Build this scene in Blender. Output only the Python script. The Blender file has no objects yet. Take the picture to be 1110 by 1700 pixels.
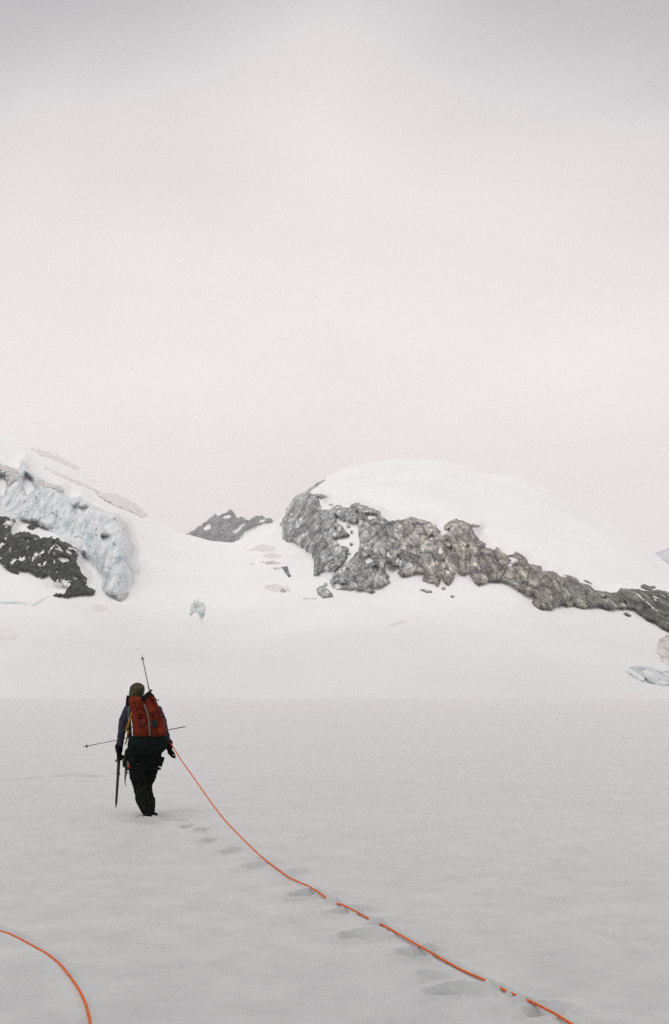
import bpy, bmesh, math, random
import numpy as np
from mathutils import Vector, Matrix
R = math.radians
C = bpy.context.scene.collection
S = bpy.context.scene

# ------------------------------------------------------------------ camera
CAMH = 1.63
F = 1464.0                       # focal length in photo pixels (photo 1110 x 1700)
HZ = 1152.0                      # row of the true horizon
TH = math.atan((HZ - 850) / F)   # the camera is pitched up
cd = bpy.data.cameras.new("camera"); cam = bpy.data.objects.new("camera", cd); C.objects.link(cam)
cam.location = (0, 0, CAMH); cam.rotation_euler = (R(90) + TH, 0, 0)
cd.sensor_fit = 'VERTICAL'; cd.sensor_height = 36.0; cd.lens = 36.0 * F / 1700.0
cd.clip_start = 0.1; cd.clip_end = 20000
S.camera = cam

# ------------------------------------------------------------------ sky
SUN_EL, SUN_AZ = 68.0, 205.0     # azimuth clockwise from +Y (ahead): behind the camera, a little to the left
w = bpy.data.worlds.new("World"); S.world = w; w.use_nodes = True
nt = w.node_tree; N = nt.nodes; L = nt.links; N.clear()
out = N.new('ShaderNodeOutputWorld'); bg = N.new('ShaderNodeBackground'); bg2 = N.new('ShaderNodeBackground'); add = N.new('ShaderNodeAddShader')
sky = N.new('ShaderNodeTexSky'); sky.sky_type = 'NISHITA'; sky.sun_disc = False
sky.sun_elevation = R(SUN_EL); sky.sun_rotation = R(SUN_AZ); sky.altitude = 2000
bg2.inputs[1].default_value = 0.05 * 0.25
L.new(sky.outputs[0], bg2.inputs[0])
tc = N.new('ShaderNodeTexCoord'); sep = N.new('ShaderNodeSeparateXYZ'); L.new(tc.outputs['Generated'], sep.inputs[0])
# the cloud deck: broad soft banks of stratus, thinner and lighter towards the horizon ahead
mp = N.new('ShaderNodeMapping'); mp.inputs['Scale'].default_value = (1.3, 1.3, 2.2); L.new(tc.outputs['Generated'], mp.inputs[0])
nz = N.new('ShaderNodeTexNoise'); nz.inputs['Scale'].default_value = 1.6; nz.inputs['Detail'].default_value = 5; nz.inputs['Roughness'].default_value = .45; nz.inputs['Distortion'].default_value = .6
L.new(mp.outputs[0], nz.inputs[0])
def math_node(op, a, b=None):
    m = N.new('ShaderNodeMath'); m.operation = op
    for i, v in enumerate((a, b)):
        if v is None: continue
        if isinstance(v, (int, float)): m.inputs[i].default_value = v
        else: L.new(v, m.inputs[i])
    return m.outputs[0]
zz = math_node('ADD', sep.outputs[2], math_node('MULTIPLY', math_node('SUBTRACT', nz.outputs[0], .5), .16))
xa = math_node('MULTIPLY', math_node('ABSOLUTE', sep.outputs[0]), .30)
zz = math_node('ADD', zz, xa)
ramp = N.new('ShaderNodeValToRGB'); L.new(zz, ramp.inputs[0])
cr = ramp.color_ramp
SKYC = [(0.0, (.70, .63, .61)), (.17, (.73, .66, .635)), (.30, (.80, .73, .70)), (.42, (.86, .79, .755)), (.54, (.80, .735, .715)),
        (.64, (.66, .62, .615)), (.76, (.34, .33, .34)), (1.0, (.42, .41, .415))]
while len(cr.elements) < len(SKYC): cr.elements.new(.5)
for e, (p, c) in zip(cr.elements, SKYC): e.position = p; e.color = (*c, 1)
n3 = N.new('ShaderNodeTexNoise'); n3.inputs['Scale'].default_value = 2.2; n3.inputs['Detail'].default_value = 6
mp3 = N.new('ShaderNodeMapping'); mp3.inputs['Scale'].default_value = (1, 1, 2.4); mp3.inputs['Location'].default_value = (3.1, 1.7, .4)
L.new(tc.outputs['Generated'], mp3.inputs[0]); L.new(mp3.outputs[0], n3.inputs[0])
mr = N.new('ShaderNodeMapRange'); mr.inputs[1].default_value = .3; mr.inputs[2].default_value = .7; mr.inputs[3].default_value = .93; mr.inputs[4].default_value = 1.03
L.new(n3.outputs[0], mr.inputs[0])
sky_gain = math_node('MULTIPLY', mr.outputs[0], 1.0)
L.new(ramp.outputs[0], bg.inputs[0]); L.new(sky_gain, bg.inputs[1])
L.new(bg.outputs[0], add.inputs[0]); L.new(bg2.outputs[0], add.inputs[1]); L.new(add.outputs[0], out.inputs[0])

# ------------------------------------------------------------------ sun through cloud
ld = bpy.data.lights.new("sun", 'SUN'); lo = bpy.data.objects.new("sun", ld); C.objects.link(lo)
ld.energy = 1.5; ld.angle = R(50); ld.color = (1.0, .955, .93)
sd = Vector((math.sin(R(SUN_AZ)) * math.cos(R(SUN_EL)), math.cos(R(SUN_AZ)) * math.cos(R(SUN_EL)), math.sin(R(SUN_EL))))
lo.rotation_euler = sd.to_track_quat('Z', 'Y').to_euler(); lo.location = (0, 0, 60)

S.view_settings.view_transform = 'Standard'; S.view_settings.look = 'None'
S.view_settings.exposure = .1; S.view_settings.gamma = 1
S.render.engine = 'CYCLES'
S.cycles.max_bounces = 6; S.cycles.diffuse_bounces = 3; S.cycles.volume_bounces = 2
S.cycles.use_denoising = False

# ------------------------------------------------------------------ numeric helpers
def hash2(ix, iy, seed):
    h = (ix.astype(np.int64) * 374761393 + iy.astype(np.int64) * 668265263 + seed * 974634777) & 0xffffffff
    h = ((h ^ (h >> 13)) * 1274126177) & 0xffffffff
    h = ((h ^ (h >> 16)) * 2246822519) & 0xffffffff
    return (h ^ (h >> 15)) & 0xffffffff
def gnoise(x, y, seed=0):
    """gradient noise, about -0.7..0.7"""
    x = np.asarray(x, float); y = np.asarray(y, float)
    ix = np.floor(x); iy = np.floor(y); fx = x - ix; fy = y - iy
    ux = fx*fx*fx*(fx*(fx*6-15)+10); uy = fy*fy*fy*(fy*(fy*6-15)+10)
    def g(dx, dy):
        a = hash2(ix+dx, iy+dy, seed) / 4294967296.0 * 2*np.pi
        return np.cos(a)*(fx-dx) + np.sin(a)*(fy-dy)
    return (g(0,0)*(1-ux)+g(1,0)*ux)*(1-uy) + (g(0,1)*(1-ux)+g(1,1)*ux)*uy
def fbm(x, y, oct=4, seed=0, rough=.5):
    s = 0; a = 1; f = 1; t = 0
    for o in range(oct):
        s = s + a*gnoise(x*f+o*17.3, y*f-o*9.1, seed+o); t += a; a *= rough; f *= 2.03
    return s/t*1.6
def facets(x, y, seed=0):
    """cell noise: every point belongs to a nearest seed carrying a tilted plane -> blocky facets. returns height, distance to edge"""
    ix = np.floor(x); iy = np.floor(y)
    d1 = np.full(x.shape, 9.0); d2 = np.full(x.shape, 9.0); h = np.zeros(x.shape)
    for dx in (-1, 0, 1):
        for dy in (-1, 0, 1):
            cx = ix+dx; cy = iy+dy
            px = cx + hash2(cx, cy, seed)/4294967296.0; py = cy + hash2(cx, cy, seed+1)/4294967296.0
            d = np.hypot(x-px, y-py)
            tx = hash2(cx, cy, seed+2)/4294967296.0-.5; ty = hash2(cx, cy, seed+3)/4294967296.0-.5; b = hash2(cx, cy, seed+4)/4294967296.0-.5
            hh = b*.8 + tx*1.5*(x-px) + ty*1.5*(y-py)
            m = d < d1
            d2 = np.where(m, d1, np.minimum(d2, d)); h = np.where(m, hh, h); d1 = np.where(m, d, d1)
    return h, d2-d1
def polysd(px, py, poly):
    """signed distance to a polygon, positive inside"""
    P = np.array(poly, float); Q = np.roll(P, -1, axis=0)
    best = np.full(px.shape, 1e9); inside = np.zeros(px.shape, bool)
    for (ax, ay), (bx, by) in zip(P, Q):
        ex, ey = bx-ax, by-ay; wx, wy = px-ax, py-ay
        t = np.clip((wx*ex+wy*ey)/(ex*ex+ey*ey+1e-12), 0, 1)
        best = np.minimum(best, (wx-ex*t)**2+(wy-ey*t)**2)
        if ay != by:
            c = (ay > py) != (by > py)
            inside ^= c & (px < ax+(py-ay)/(by-ay)*ex)
    d = np.sqrt(best)
    return np.where(inside, d, -d)
def smooth(e0, e1, x):
    t = np.clip((x-e0)/(e1-e0), 0, 1); return t*t*(3-2*t)

ct, st = math.cos(TH), math.sin(TH)
def uv_of(px, py):
    """photo point -> horizontal and vertical slope of its line of sight"""
    x = (np.asarray(px, float)-555)/F; y = (850-np.asarray(py, float))/F
    dy = ct - y*st; dz = st + y*ct
    return x/dy, dz/dy
def P3(px, py, Y):
    u, v = uv_of(px, py); return Vector((float(u)*Y, Y, CAMH+float(v)*Y))

# ------------------------------------------------------------------ object helpers
def tag(o, label=None, cat=None, group=None, kind=None):
    if label: o['label'] = label
    if cat: o['category'] = cat
    if group: o['group'] = group
    if kind: o['kind'] = kind
    return o
def empty(name, loc):
    o = bpy.data.objects.new(name, None); C.objects.link(o); o.location = loc; o.empty_display_size = .1
    return o
def link(name, me, mat, parent=None, smooth_=True):
    o = bpy.data.objects.new(name, me); C.objects.link(o)
    if mat: me.materials.append(mat)
    if parent:
        o.parent = parent; o.matrix_parent_inverse = Matrix.Translation(parent.location).inverted()
    if smooth_: me.polygons.foreach_set('use_smooth', [True]*len(me.polygons))
    return o
def npmesh(name, V, Fq):
    """V (n,3), Fq (m,4) or (m,3)"""
    me = bpy.data.meshes.new(name); V = np.asarray(V, np.float32); Fq = np.asarray(Fq, np.int32); k = Fq.shape[1]
    me.vertices.add(len(V)); me.vertices.foreach_set('co', V.ravel())
    me.loops.add(Fq.size); me.loops.foreach_set('vertex_index', Fq.ravel())
    me.polygons.add(len(Fq)); me.polygons.foreach_set('loop_start', np.arange(0, Fq.size, k, dtype=np.int32))
    me.update(calc_edges=True); me.validate()
    return me
def gridfaces(nr, nc, wrap=False):
    i = np.arange(nr-1)[:, None]*nc; j = np.arange(nc if wrap else nc-1)[None, :]; j2 = (j+1) % nc
    return np.stack([i+j, i+j2, i+nc+j2, i+nc+j], -1).reshape(-1, 4)

# ------------------------------------------------------------------ materials
def mat(name, col, rough=.8, spec=.3, noise=None, bump=None, sheen=0, tint=None, coord='Object', metal=0, bumps=None):
    """noise: (scale, detail, [(pos, colour), ...]); bump: list of (scale, distance, strength)"""
    m = bpy.data.materials.new(name); m.use_nodes = True; n = m.node_tree.nodes; l = m.node_tree.links
    b = n['Principled BSDF']; b.inputs['Base Color'].default_value = (*col, 1); b.inputs['Roughness'].default_value = rough
    b.inputs['Specular IOR Level'].default_value = spec; b.inputs['Metallic'].default_value = metal
    if sheen:
        b.inputs['Sheen Weight'].default_value = sheen; b.inputs['Sheen Roughness'].default_value = .33
    t = n.new('ShaderNodeTexCoord')
    if noise:
        sc, det, stops = noise[:3]
        a = n.new('ShaderNodeMapping'); a.inputs['Scale'].default_value = noise[3] if len(noise) > 3 else (1, 1, 1)
        l.new(t.outputs[coord], a.inputs[0])
        z = n.new('ShaderNodeTexNoise'); z.inputs['Scale'].default_value = sc; z.inputs['Detail'].default_value = det; z.inputs['Roughness'].default_value = .62
        l.new(a.outputs[0], z.inputs[0]); r = n.new('ShaderNodeValToRGB'); l.new(z.outputs[0], r.inputs[0])
        while len(r.color_ramp.elements) < len(stops): r.color_ramp.elements.new(.5)
        for e, (p, c) in zip(r.color_ramp.elements, stops): e.position = p; e.color = (*c, 1)
        l.new(r.outputs[0], b.inputs['Base Color'])
    prev = None
    for (sc, dist, stg) in (bump or []):
        z = n.new('ShaderNodeTexNoise'); z.inputs['Scale'].default_value = sc; z.inputs['Detail'].default_value = 4
        l.new(t.outputs[coord], z.inputs[0]); u = n.new('ShaderNodeBump'); u.inputs['Distance'].default_value = dist; u.inputs['Strength'].default_value = stg
        l.new(z.outputs[0], u.inputs['Height'])
        if prev: l.new(prev.outputs[0], u.inputs['Normal'])
        prev = u
    if prev: l.new(prev.outputs[0], b.inputs['Normal'])
    return m
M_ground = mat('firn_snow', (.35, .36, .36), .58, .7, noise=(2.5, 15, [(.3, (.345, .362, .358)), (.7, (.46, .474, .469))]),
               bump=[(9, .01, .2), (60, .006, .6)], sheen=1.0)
M_snow = mat('slope_snow', (.86, .86, .86), .7, .2, noise=(.012, 6, [(.3, (.83, .83, .83)), (.65, (.90, .897, .893))]), bump=[(.03, 6, .25), (.3, .6, .2)])
nn = M_snow.node_tree.nodes; ll = M_snow.node_tree.links      # base colour grades darker towards the foot of the slope
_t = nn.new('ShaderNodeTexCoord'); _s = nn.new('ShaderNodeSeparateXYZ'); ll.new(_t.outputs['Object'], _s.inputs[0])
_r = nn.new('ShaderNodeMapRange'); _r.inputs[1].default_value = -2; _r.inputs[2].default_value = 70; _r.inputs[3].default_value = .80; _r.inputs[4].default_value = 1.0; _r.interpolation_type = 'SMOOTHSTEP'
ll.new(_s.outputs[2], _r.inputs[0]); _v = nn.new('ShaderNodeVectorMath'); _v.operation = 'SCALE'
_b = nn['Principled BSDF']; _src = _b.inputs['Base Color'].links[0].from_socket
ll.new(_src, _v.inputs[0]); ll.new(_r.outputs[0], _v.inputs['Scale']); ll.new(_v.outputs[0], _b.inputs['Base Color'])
M_ice = mat('glacier_ice', (.5, .6, .62), .45, .5, noise=(.16, 7, [(.30, (.30, .41, .44)), (.42, (.52, .60, .63)), (.53, (.70, .74, .745)), (.64, (.84, .845, .84))], (1.6, .015, .45)), bump=[(.25, 1.5, .5)])
M_blue = mat('dark_blue_ice', (.4, .5, .5), .5, .4, noise=(.30, 6, [(.34, (.22, .30, .32)), (.44, (.45, .51, .52)), (.54, (.62, .65, .65)), (.66, (.78, .78, .77))], (1.4, .02, .6)), bump=[(.5, .8, .6)])
M_dirty = mat('dirty_ice', (.5, .48, .46), .8, .2, noise=(.12, 6, [(.32, (.34, .32, .30)), (.5, (.55, .53, .51)), (.66, (.76, .75, .73))], (1, .03, 2.2)), bump=[(.3, 1.0, .5)])
M_tan = mat('faint_dirty_ice', (.5, .48, .46), .8, .2, noise=(.06, 6, [(.32, (.66, .63, .615)), (.68, (.80, .785, .775))], (1, .03, 2.2)), bump=[(.3, 1.0, .4)])
def rockmat(name, k, sc, snow=.62):
    """fractured rock: angular blocks of differing tone, dark joints between them, snow caught in patches"""
    m = mat(name, (.2, .2, .2), .9, .15, noise=(sc, 9, [(.30, (.06*k, .065*k, .066*k)), (.42, (.15*k, .155*k, .15*k)), (.52, (.235*k, .23*k, .21*k)), (.62, (.31*k, .30*k, .265*k)), (.74, (.40*k, .385*k, .35*k))], (1, .05, .8)))
    n = m.node_tree.nodes; l = m.node_tree.links; b = n['Principled BSDF']; src = b.inputs['Base Color'].links[0].from_socket
    t = n.new('ShaderNodeTexCoord'); a = n.new('ShaderNodeMapping'); a.inputs['Scale'].default_value = (1, .05, .62); a.inputs['Rotation'].default_value = (0, .25, 0); l.new(t.outputs['Object'], a.inputs[0])
    w_ = n.new('ShaderNodeTexNoise'); w_.inputs['Scale'].default_value = sc*1.5; w_.inputs['Detail'].default_value = 4; l.new(a.outputs[0], w_.inputs[0])
    wm = n.new('ShaderNodeVectorMath'); wm.operation = 'SCALE'; wm.inputs['Scale'].default_value = 1.1/sc; l.new(w_.outputs['Color'], wm.inputs[0])
    wa = n.new('ShaderNodeVectorMath'); l.new(a.outputs[0], wa.inputs[0]); l.new(wm.outputs[0], wa.inputs[1])
    hs_ = []
    for q, (s_, lo_, hi) in enumerate(((sc*.42, .62, 1.30), (sc*1.25, .68, 1.32))):
        v = n.new('ShaderNodeTexVoronoi'); v.inputs['Scale'].default_value = s_; l.new(wa.outputs[0], v.inputs['Vector'])
        e = n.new('ShaderNodeTexVoronoi'); e.feature = 'DISTANCE_TO_EDGE'; e.inputs['Scale'].default_value = s_; l.new(wa.outputs[0], e.inputs['Vector'])
        sp = n.new('ShaderNodeSeparateXYZ'); l.new(v.outputs['Color'], sp.inputs[0])
        r1 = n.new('ShaderNodeMapRange'); r1.inputs[3].default_value = lo_; r1.inputs[4].default_value = hi; l.new(sp.outputs[0], r1.inputs[0])
        r2 = n.new('ShaderNodeMapRange'); r2.inputs[1].default_value = 0; r2.inputs[2].default_value = .09; r2.inputs[3].default_value = .45; r2.inputs[4].default_value = 1; l.new(e.outputs['Distance'], r2.inputs[0])
        mm = n.new('ShaderNodeMath'); mm.operation = 'MULTIPLY'; l.new(r1.outputs[0], mm.inputs[0]); l.new(r2.outputs[0], mm.inputs[1])
        vm = n.new('ShaderNodeVectorMath'); vm.operation = 'SCALE'; l.new(src, vm.inputs[0]); l.new(mm.outputs[0], vm.inputs['Scale']); src = vm.outputs[0]
    l.new(src, b.inputs['Base Color']); m['pre'] = 1
    if snow:
        z = n.new('ShaderNodeTexNoise'); z.inputs['Scale'].default_value = sc*.35; z.inputs['Detail'].default_value = 6; z.inputs['Roughness'].default_value = .65; l.new(a.outputs[0], z.inputs[0])
        r3 = n.new('ShaderNodeMapRange'); r3.inputs[1].default_value = snow; r3.inputs[2].default_value = snow+.012; l.new(z.outputs[0], r3.inputs[0])
        mx = n.new('ShaderNodeMix'); mx.data_type = 'RGBA'; l.new(r3.outputs[0], mx.inputs[0]); l.new(src, mx.inputs[6]); mx.inputs[7].default_value = (.85, .845, .84, 1); l.new(mx.outputs[2], b.inputs['Base Color']); mx.name = 'snow_mix'
    return m
M_rock = rockmat('grey_lichened_rock', 2.0, .30, .635)
M_drock = rockmat('dark_rock', .27, .50, .585)  # same fractured rock in a much darker tone
M_frock = rockmat('far_rock', 1.0, .12, 0)
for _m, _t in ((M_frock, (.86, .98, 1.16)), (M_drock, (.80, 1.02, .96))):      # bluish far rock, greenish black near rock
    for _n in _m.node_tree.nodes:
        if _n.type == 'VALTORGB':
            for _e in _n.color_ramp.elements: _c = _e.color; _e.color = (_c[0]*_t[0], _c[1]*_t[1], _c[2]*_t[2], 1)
nn = M_rock.node_tree.nodes; ll = M_rock.node_tree.links        # haze and lens falloff painted into the rock colour: paler west, darker greener east
_a = nn.new('ShaderNodeAttribute'); _a.attribute_name = 'painted_tone'; _v = nn.new('ShaderNodeVectorMath'); _v.operation = 'MULTIPLY'
_mx = nn['snow_mix']; _src = _mx.inputs[6].links[0].from_socket
ll.new(_src, _v.inputs[0]); ll.new(_a.outputs['Vector'], _v.inputs[1]); ll.new(_v.outputs[0], _mx.inputs[6])

# ------------------------------------------------------------------ ground: the flat glacier, one sheet
def ground_hit(px, py, z=0.0):
    u, v = uv_of(px, py); Y = (z-CAMH)/float(v); return float(u)*Y, Y
PRINTS = []   # x, y, half length, half width, angle, depth
def add_print(px, py, a, b, ang, d):
    x, y = ground_hit(px, py); PRINTS.append((x, y, a*.85, b*.8, R(ang), d))
PERSON_Y = ground_hit(248, 1357)[1]
for p in [(309, 1373, .15, .09, 75, .09), (332, 1379, .16, .09, 75, .09), (345, 1396, .16, .10, 80, .10), (381, 1412, .17, .10, 70, .11), (422, 1435, .20, .13, 60, .08), (492, 1446, .22, .12, 70, .07), (504, 1481, .17, .11, 50, .14),
          (578, 1508, .20, .11, 40, .12), (602, 1549, .23, .13, 30, .14), (688, 1579, .17, .11, 35, .14), (756, 1642, .20, .11, 25, .14),
          (716, 1618, .12, .08, 140, .06), (905, 1676, .17, .10, 30, .14), (985, 1750, .2, .12, 30, .14), (1080, 1790, .2, .12, 30, .12),
          (272, 1361, .16, .12, 0, .06), (246, 1358, .22, .12, 60, .10), (218, 1363, .16, .08, 10, .03), (297, 1345, .20, .10, 10, .04), (300, 1362, .14, .08, 10, .04),
          (22, 1296, .34, .16, 5, .05), (52, 1293, .30, .18, 5, .06), (88, 1290, .34, .16, 5, .06), (118, 1287, .34, .20, 5, .08), (150, 1290, .28, .22, 5, .08), (140, 1299, .3, .2, 5, .04)]:
    add_print(*p)
LUMPS = []
def add_lump(px, py, r, h): x, y = ground_hit(px, py); LUMPS.append((x, y, r, h))
def G(x, y, fine=True):
    x = np.asarray(x, float); y = np.asarray(y, float); r = np.hypot(x, y)
    near = 1-smooth(40, 160, r)
    z = .05*fbm(x*.16, y*.20, 2, 3)*near + .5*fbm(x*.012, y*.02, 2, 31)*smooth(25, 120, r)*.25
    z = z + .007*fbm(x*.9+3, y*.9, 2, 5)*near
    if fine: z = z + (.0035*fbm(x*6, y*6, 3, 9))*(1-smooth(15, 40, r))
    for (cx, cy, a, b, an, d) in PRINTS:
        m = (abs(x-cx) < 1) & (abs(y-cy) < 1)
        if not m.any(): continue
        dx = x[m]-cx; dy = y[m]-cy; c, s = math.cos(an), math.sin(an)
        qx = (dx*c+dy*s)/a; qy = (-dx*s+dy*c)/b
        q = np.hypot(qx, qy)*(1+.22*fbm(x[m]*7, y[m]*7, 2, 77))
        z[m] += -d*.50*(1-smooth(.2, 1.25, q)) + d*.10*np.exp(-((q-1.3)/.28)**2)*(1+fbm(x[m]*12, y[m]*12, 2, 4))
    for (cx, cy, rr, h) in LUMPS:
        m = (abs(x-cx) < 4*rr) & (abs(y-cy) < 4*rr)
        if m.any():
            q = np.hypot(x[m]-cx, y[m]-cy)/rr
            z[m] += h*np.exp(-q**4*.7)*(1+.5*fbm(x[m]*20, y[m]*20, 2, 8))
    return z
GROOVES = []
G0 = G
def G(x, y, fine=True):
    z = G0(x, y, fine)
    for P_ in GROOVES:
        m = (x > P_[:, 0].min()-.2) & (x < P_[:, 0].max()+.2) & (y > P_[:, 1].min()-.2) & (y < P_[:, 1].max()+.2)
        if not m.any(): continue
        xm, ym = x[m], y[m]; best = np.full(xm.shape, 9.0)
        for (ax, ay), (bx, by) in zip(P_[:-1], P_[1:]):
            t = np.clip(((xm-ax)*(bx-ax)+(ym-ay)*(by-ay))/((bx-ax)**2+(by-ay)**2), 0, 1); best = np.minimum(best, np.hypot(xm-ax-t*(bx-ax), ym-ay-t*(by-ay)))
        z[m] += -.014*np.exp(-(best/.026)**2)+.004*np.exp(-((best-.06)/.03)**2)
    return z
def Gp(x, y): return float(G(np.array([x]), np.array([y]))[0])

# rope on the snow: crosses the photo in these points; lumps of snow bury it in a few places
for l_ in [(238, 1362, .10, .05), (250, 1365, .12, .05), (263, 1360, .08, .05), (229, 1356, .09, .03)]: add_lump(*l_)
ROPE_PX = [(478, 1455), (515, 1475), (550, 1492), (580, 1506), (620, 1526), (660, 1550), (710, 1578), (760, 1604), (815, 1632), (870, 1658), (945, 1698), (1010, 1738), (1100, 1790)]
BURY = [(552, 1493.5, .06, .045), (625, 1529.5, .055, .045), (820, 1636, .05, .035), (846, 1648, .025, .03), (868, 1658, .045, .035)]
for b in BURY: add_lump(*b)

R2 = [(-120, 1500), (-60, 1518), (0, 1538), (20, 1545), (40, 1556), (75, 1577), (100, 1598), (125, 1632), (142, 1665), (150, 1700), (152, 1740), (140, 1800), (100, 1880)]
def catmull(pts, n=10):
    P = [Vector(p) for p in pts]; P = [P[0]*2-P[1]]+P+[P[-1]*2-P[-2]]; o = []
    for i in range(1, len(P)-2):
        for k_ in range(n):
            t_ = k_/n; a, b_, c, d = P[i-1:i+3]
            o.append(.5*((2*b_)+(c-a)*t_+(2*a-5*b_+4*c-d)*t_*t_+(3*b_-a-3*c+d)*t_**3))
    o.append(P[-2]); return o
for pl_ in (ROPE_PX[1:], R2):
    GROOVES.append(np.array([(q.x, q.y) for q in catmull([Vector((*ground_hit(x, y), 0)) for x, y in pl_], 4)]))
ang_f = np.arange(-30, 30.01, .15); ang_c1 = np.arange(-180, -30, 5.0); ang_c2 = np.arange(33, 180, 5.0)
mid1 = np.array([-29.99-0]); ang = R(1)*np.concatenate([ang_c1, ang_f, ang_c2])
rr = np.concatenate([np.linspace(.35, 3.6, 24)[:-1], 3.6*np.exp(np.arange(0, math.log(30/3.6), .0062)), 30*np.exp(np.linspace(.03, math.log(3000/30), 110))])
A_, R_ = np.meshgrid(ang, rr); gx = (np.sin(A_)*R_).ravel(); gy = (np.cos(A_)*R_).ravel()
gz = G(gx, gy)
V = np.stack([gx, gy, gz], -1); FQ = gridfaces(len(rr), len(ang), True)
V = np.vstack([V, [[0, 0, gz[:len(ang)].mean()]]]); cidx = len(V)-1
me = npmesh('ground', V, FQ[:, ::-1])
bm = bmesh.new(); bm.from_mesh(me); bm.verts.ensure_lookup_table()
bm.faces.new([bm.verts[i] for i in range(len(ang))])
bmesh.ops.delete(bm, geom=[bm.verts[cidx]], context='VERTS'); bmesh.ops.recalc_face_normals(bm, faces=bm.faces); bm.to_mesh(me); bm.free()
if me.polygons[len(me.polygons)//2].normal.z < 0: me.flip_normals()
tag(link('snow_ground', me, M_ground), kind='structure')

# ------------------------------------------------------------------ the mountains
SKY_PX = [(-700, 600), (-400, 628), (-200, 660), (-60, 700), (0, 719), (30, 727), (75, 745), (115, 768), (150, 793), (195, 821), (215, 838), (243, 857), (270, 871), (300, 885), (318, 889), (350, 898), (385, 901),
          (405, 893), (425, 880), (450, 869), (466, 858), (474, 848), (484, 834), (497, 822), (512, 814), (530, 799), (545, 790), (570, 777), (600, 769), (650, 763.5), (700, 762), (750, 767), (775, 777), (800, 785), (845, 789.5), (870, 796),
          (905, 812), (940, 831), (970, 845), (1000, 861), (1030, 878), (1060, 898), (1090, 922), (1110, 938), (1160, 975), (1250, 1030), (1400, 1075), (1700, 1110), (2200, 1135)]
su, sv = uv_of([p[0] for p in SKY_PX], [p[1] for p in SKY_PX])
UG = np.linspace(su[0], su[-1], 6000); VG = np.interp(UG, su, sv)
k = np.exp(-np.linspace(-2.5, 2.5, 21)**2); k /= k.sum()
VG = np.convolve(np.pad(VG, 10, 'edge'), k, 'valid')
kw = np.exp(-np.linspace(-2.5, 2.5, 301)**2); kw /= kw.sum()
VGW = np.convolve(np.pad(VG, 150, 'edge'), kw, 'valid')+.004
VG0 = -1.66/300.0
K = .75
def vsky(u): return np.interp(u, UG, VG)
def baseY(u, v):
    """distance of the snow slope along the line of sight (u, v)"""
    vs = np.interp(u, UG, VGW); t = np.clip((v-VG0)/(vs-VG0), 0, 1.12)
    Y = 300/(1-K*t)
    X = u*Y
    rel = 16*fbm(X*.006, t*3.2, 3, 41) + 3*fbm(X*.03, t*9, 3, 43)
    return Y + rel*smooth(0, .3, t)
MAIN = [(465,872),(470,859),(480,840),(490,827),(500,821),(511,816),(519,820),(533,820),(542,824),(539,828),(528,827),(530,835),(534,846),(547,846),(559,838),(571,842),(579,843),
 (583,837),(591,834),(603,839),(618,844),(630,849),(633,858),(646,865),(664,863),(681,857),(694,861),(713,866),(723,872),(731,883),(738,884),(737,874),(746,865),(755,861),(774,867),(796,872),(796,875),(783,875),(789,887),(796,896),(806,903),(804,908),(819,913),
 (824,908),(831,914),(843,923),(856,916),(873,926),(875,933),(880,936),(898,941),(901,948),(917,948),(932,957),(948,958),(962,967),(979,972),(988,980),(1008,983),(1023,984),(1031,976),(1046,978),(1060,978),(1073,981),
 (1095,979),(1110,983),(1160,1000),(1230,1040),(1290,1070),(1200,1080),(1150,1066),(1110,1049),(1095,1041),(1087,1034),(1073,1029),(1060,1019),(1052,1012),(1037,1011),(1025,1011),(1014,1013),(1004,1011),(998,1006),(983,1009),(969,1011),(952,1005),
 (942,1007),(936,1004),(923,1009),(915,1012),(898,1012),(889,1008),(883,1000),(884,992),(873,989),(860,980),(843,969),(830,965),(808,967),(793,972),(787,967),(777,951),(770,955),(758,949),(752,965),(744,972),(737,967),(734,955),(730,966),(726,976),(722,970),(718,968),
 (709,967),(700,964),(705,955),(690,951),(684,955),(666,958),(659,950),(662,942),(650,941),(649,936),(641,936),(639,946),(647,958),(642,961),(647,967),(636,974),(616,977),(624,983),(614,984),(604,980),(594,981),(587,978),(575,978),(559,979),(552,976),
 (547,964),(555,954),(571,940),(583,928),(594,914),(597,901),(594,883),(591,869),(579,867),(565,862),(557,856),(559,867),(568,873),(575,883),(580,889),(568,891),(557,895),(563,905),(578,909),(575,928),(567,938),(555,949),(535,950),(525,955),
 (519,957),(521,948),(520,928),(515,919),(505,913),(488,901),(476,900),(468,893),(469,877)]
LDARK = [(-60,850),(0,857),(9,856),(26,864),(16,883),(22,889),(40,881),(50,886),(70,892),(84,892),(95,893),(108,900),(130,912),(127,934),(135,950),(145,960),(140,970),(158,980),(157,988),(135,988),(113,992),(87,989),(92,984),(108,985),(111,977),(103,972),(89,966),
         (81,956),(65,960),(46,948),(30,947),(30,953),(16,949),(0,934),(-60,925)]
ICE = [(-60,755),(0,770),(16,776),(30,780),(34,768),(38,760),(43,770),(54,785),(81,802),(105,809),(108,821),(120,828),(132,823),(151,837),(173,848),(194,854),(208,869),(213,888),(221,910),(219,923),(216,931),(231,948),(223,950),(222,966),(213,977),(208,991),(200,997),(189,991),(173,985),
       (167,974),(173,958),(162,950),(151,934),(135,918),(122,906),(108,898),(90,886),(57,869),(27,862),(0,855),(-60,845)]
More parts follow.
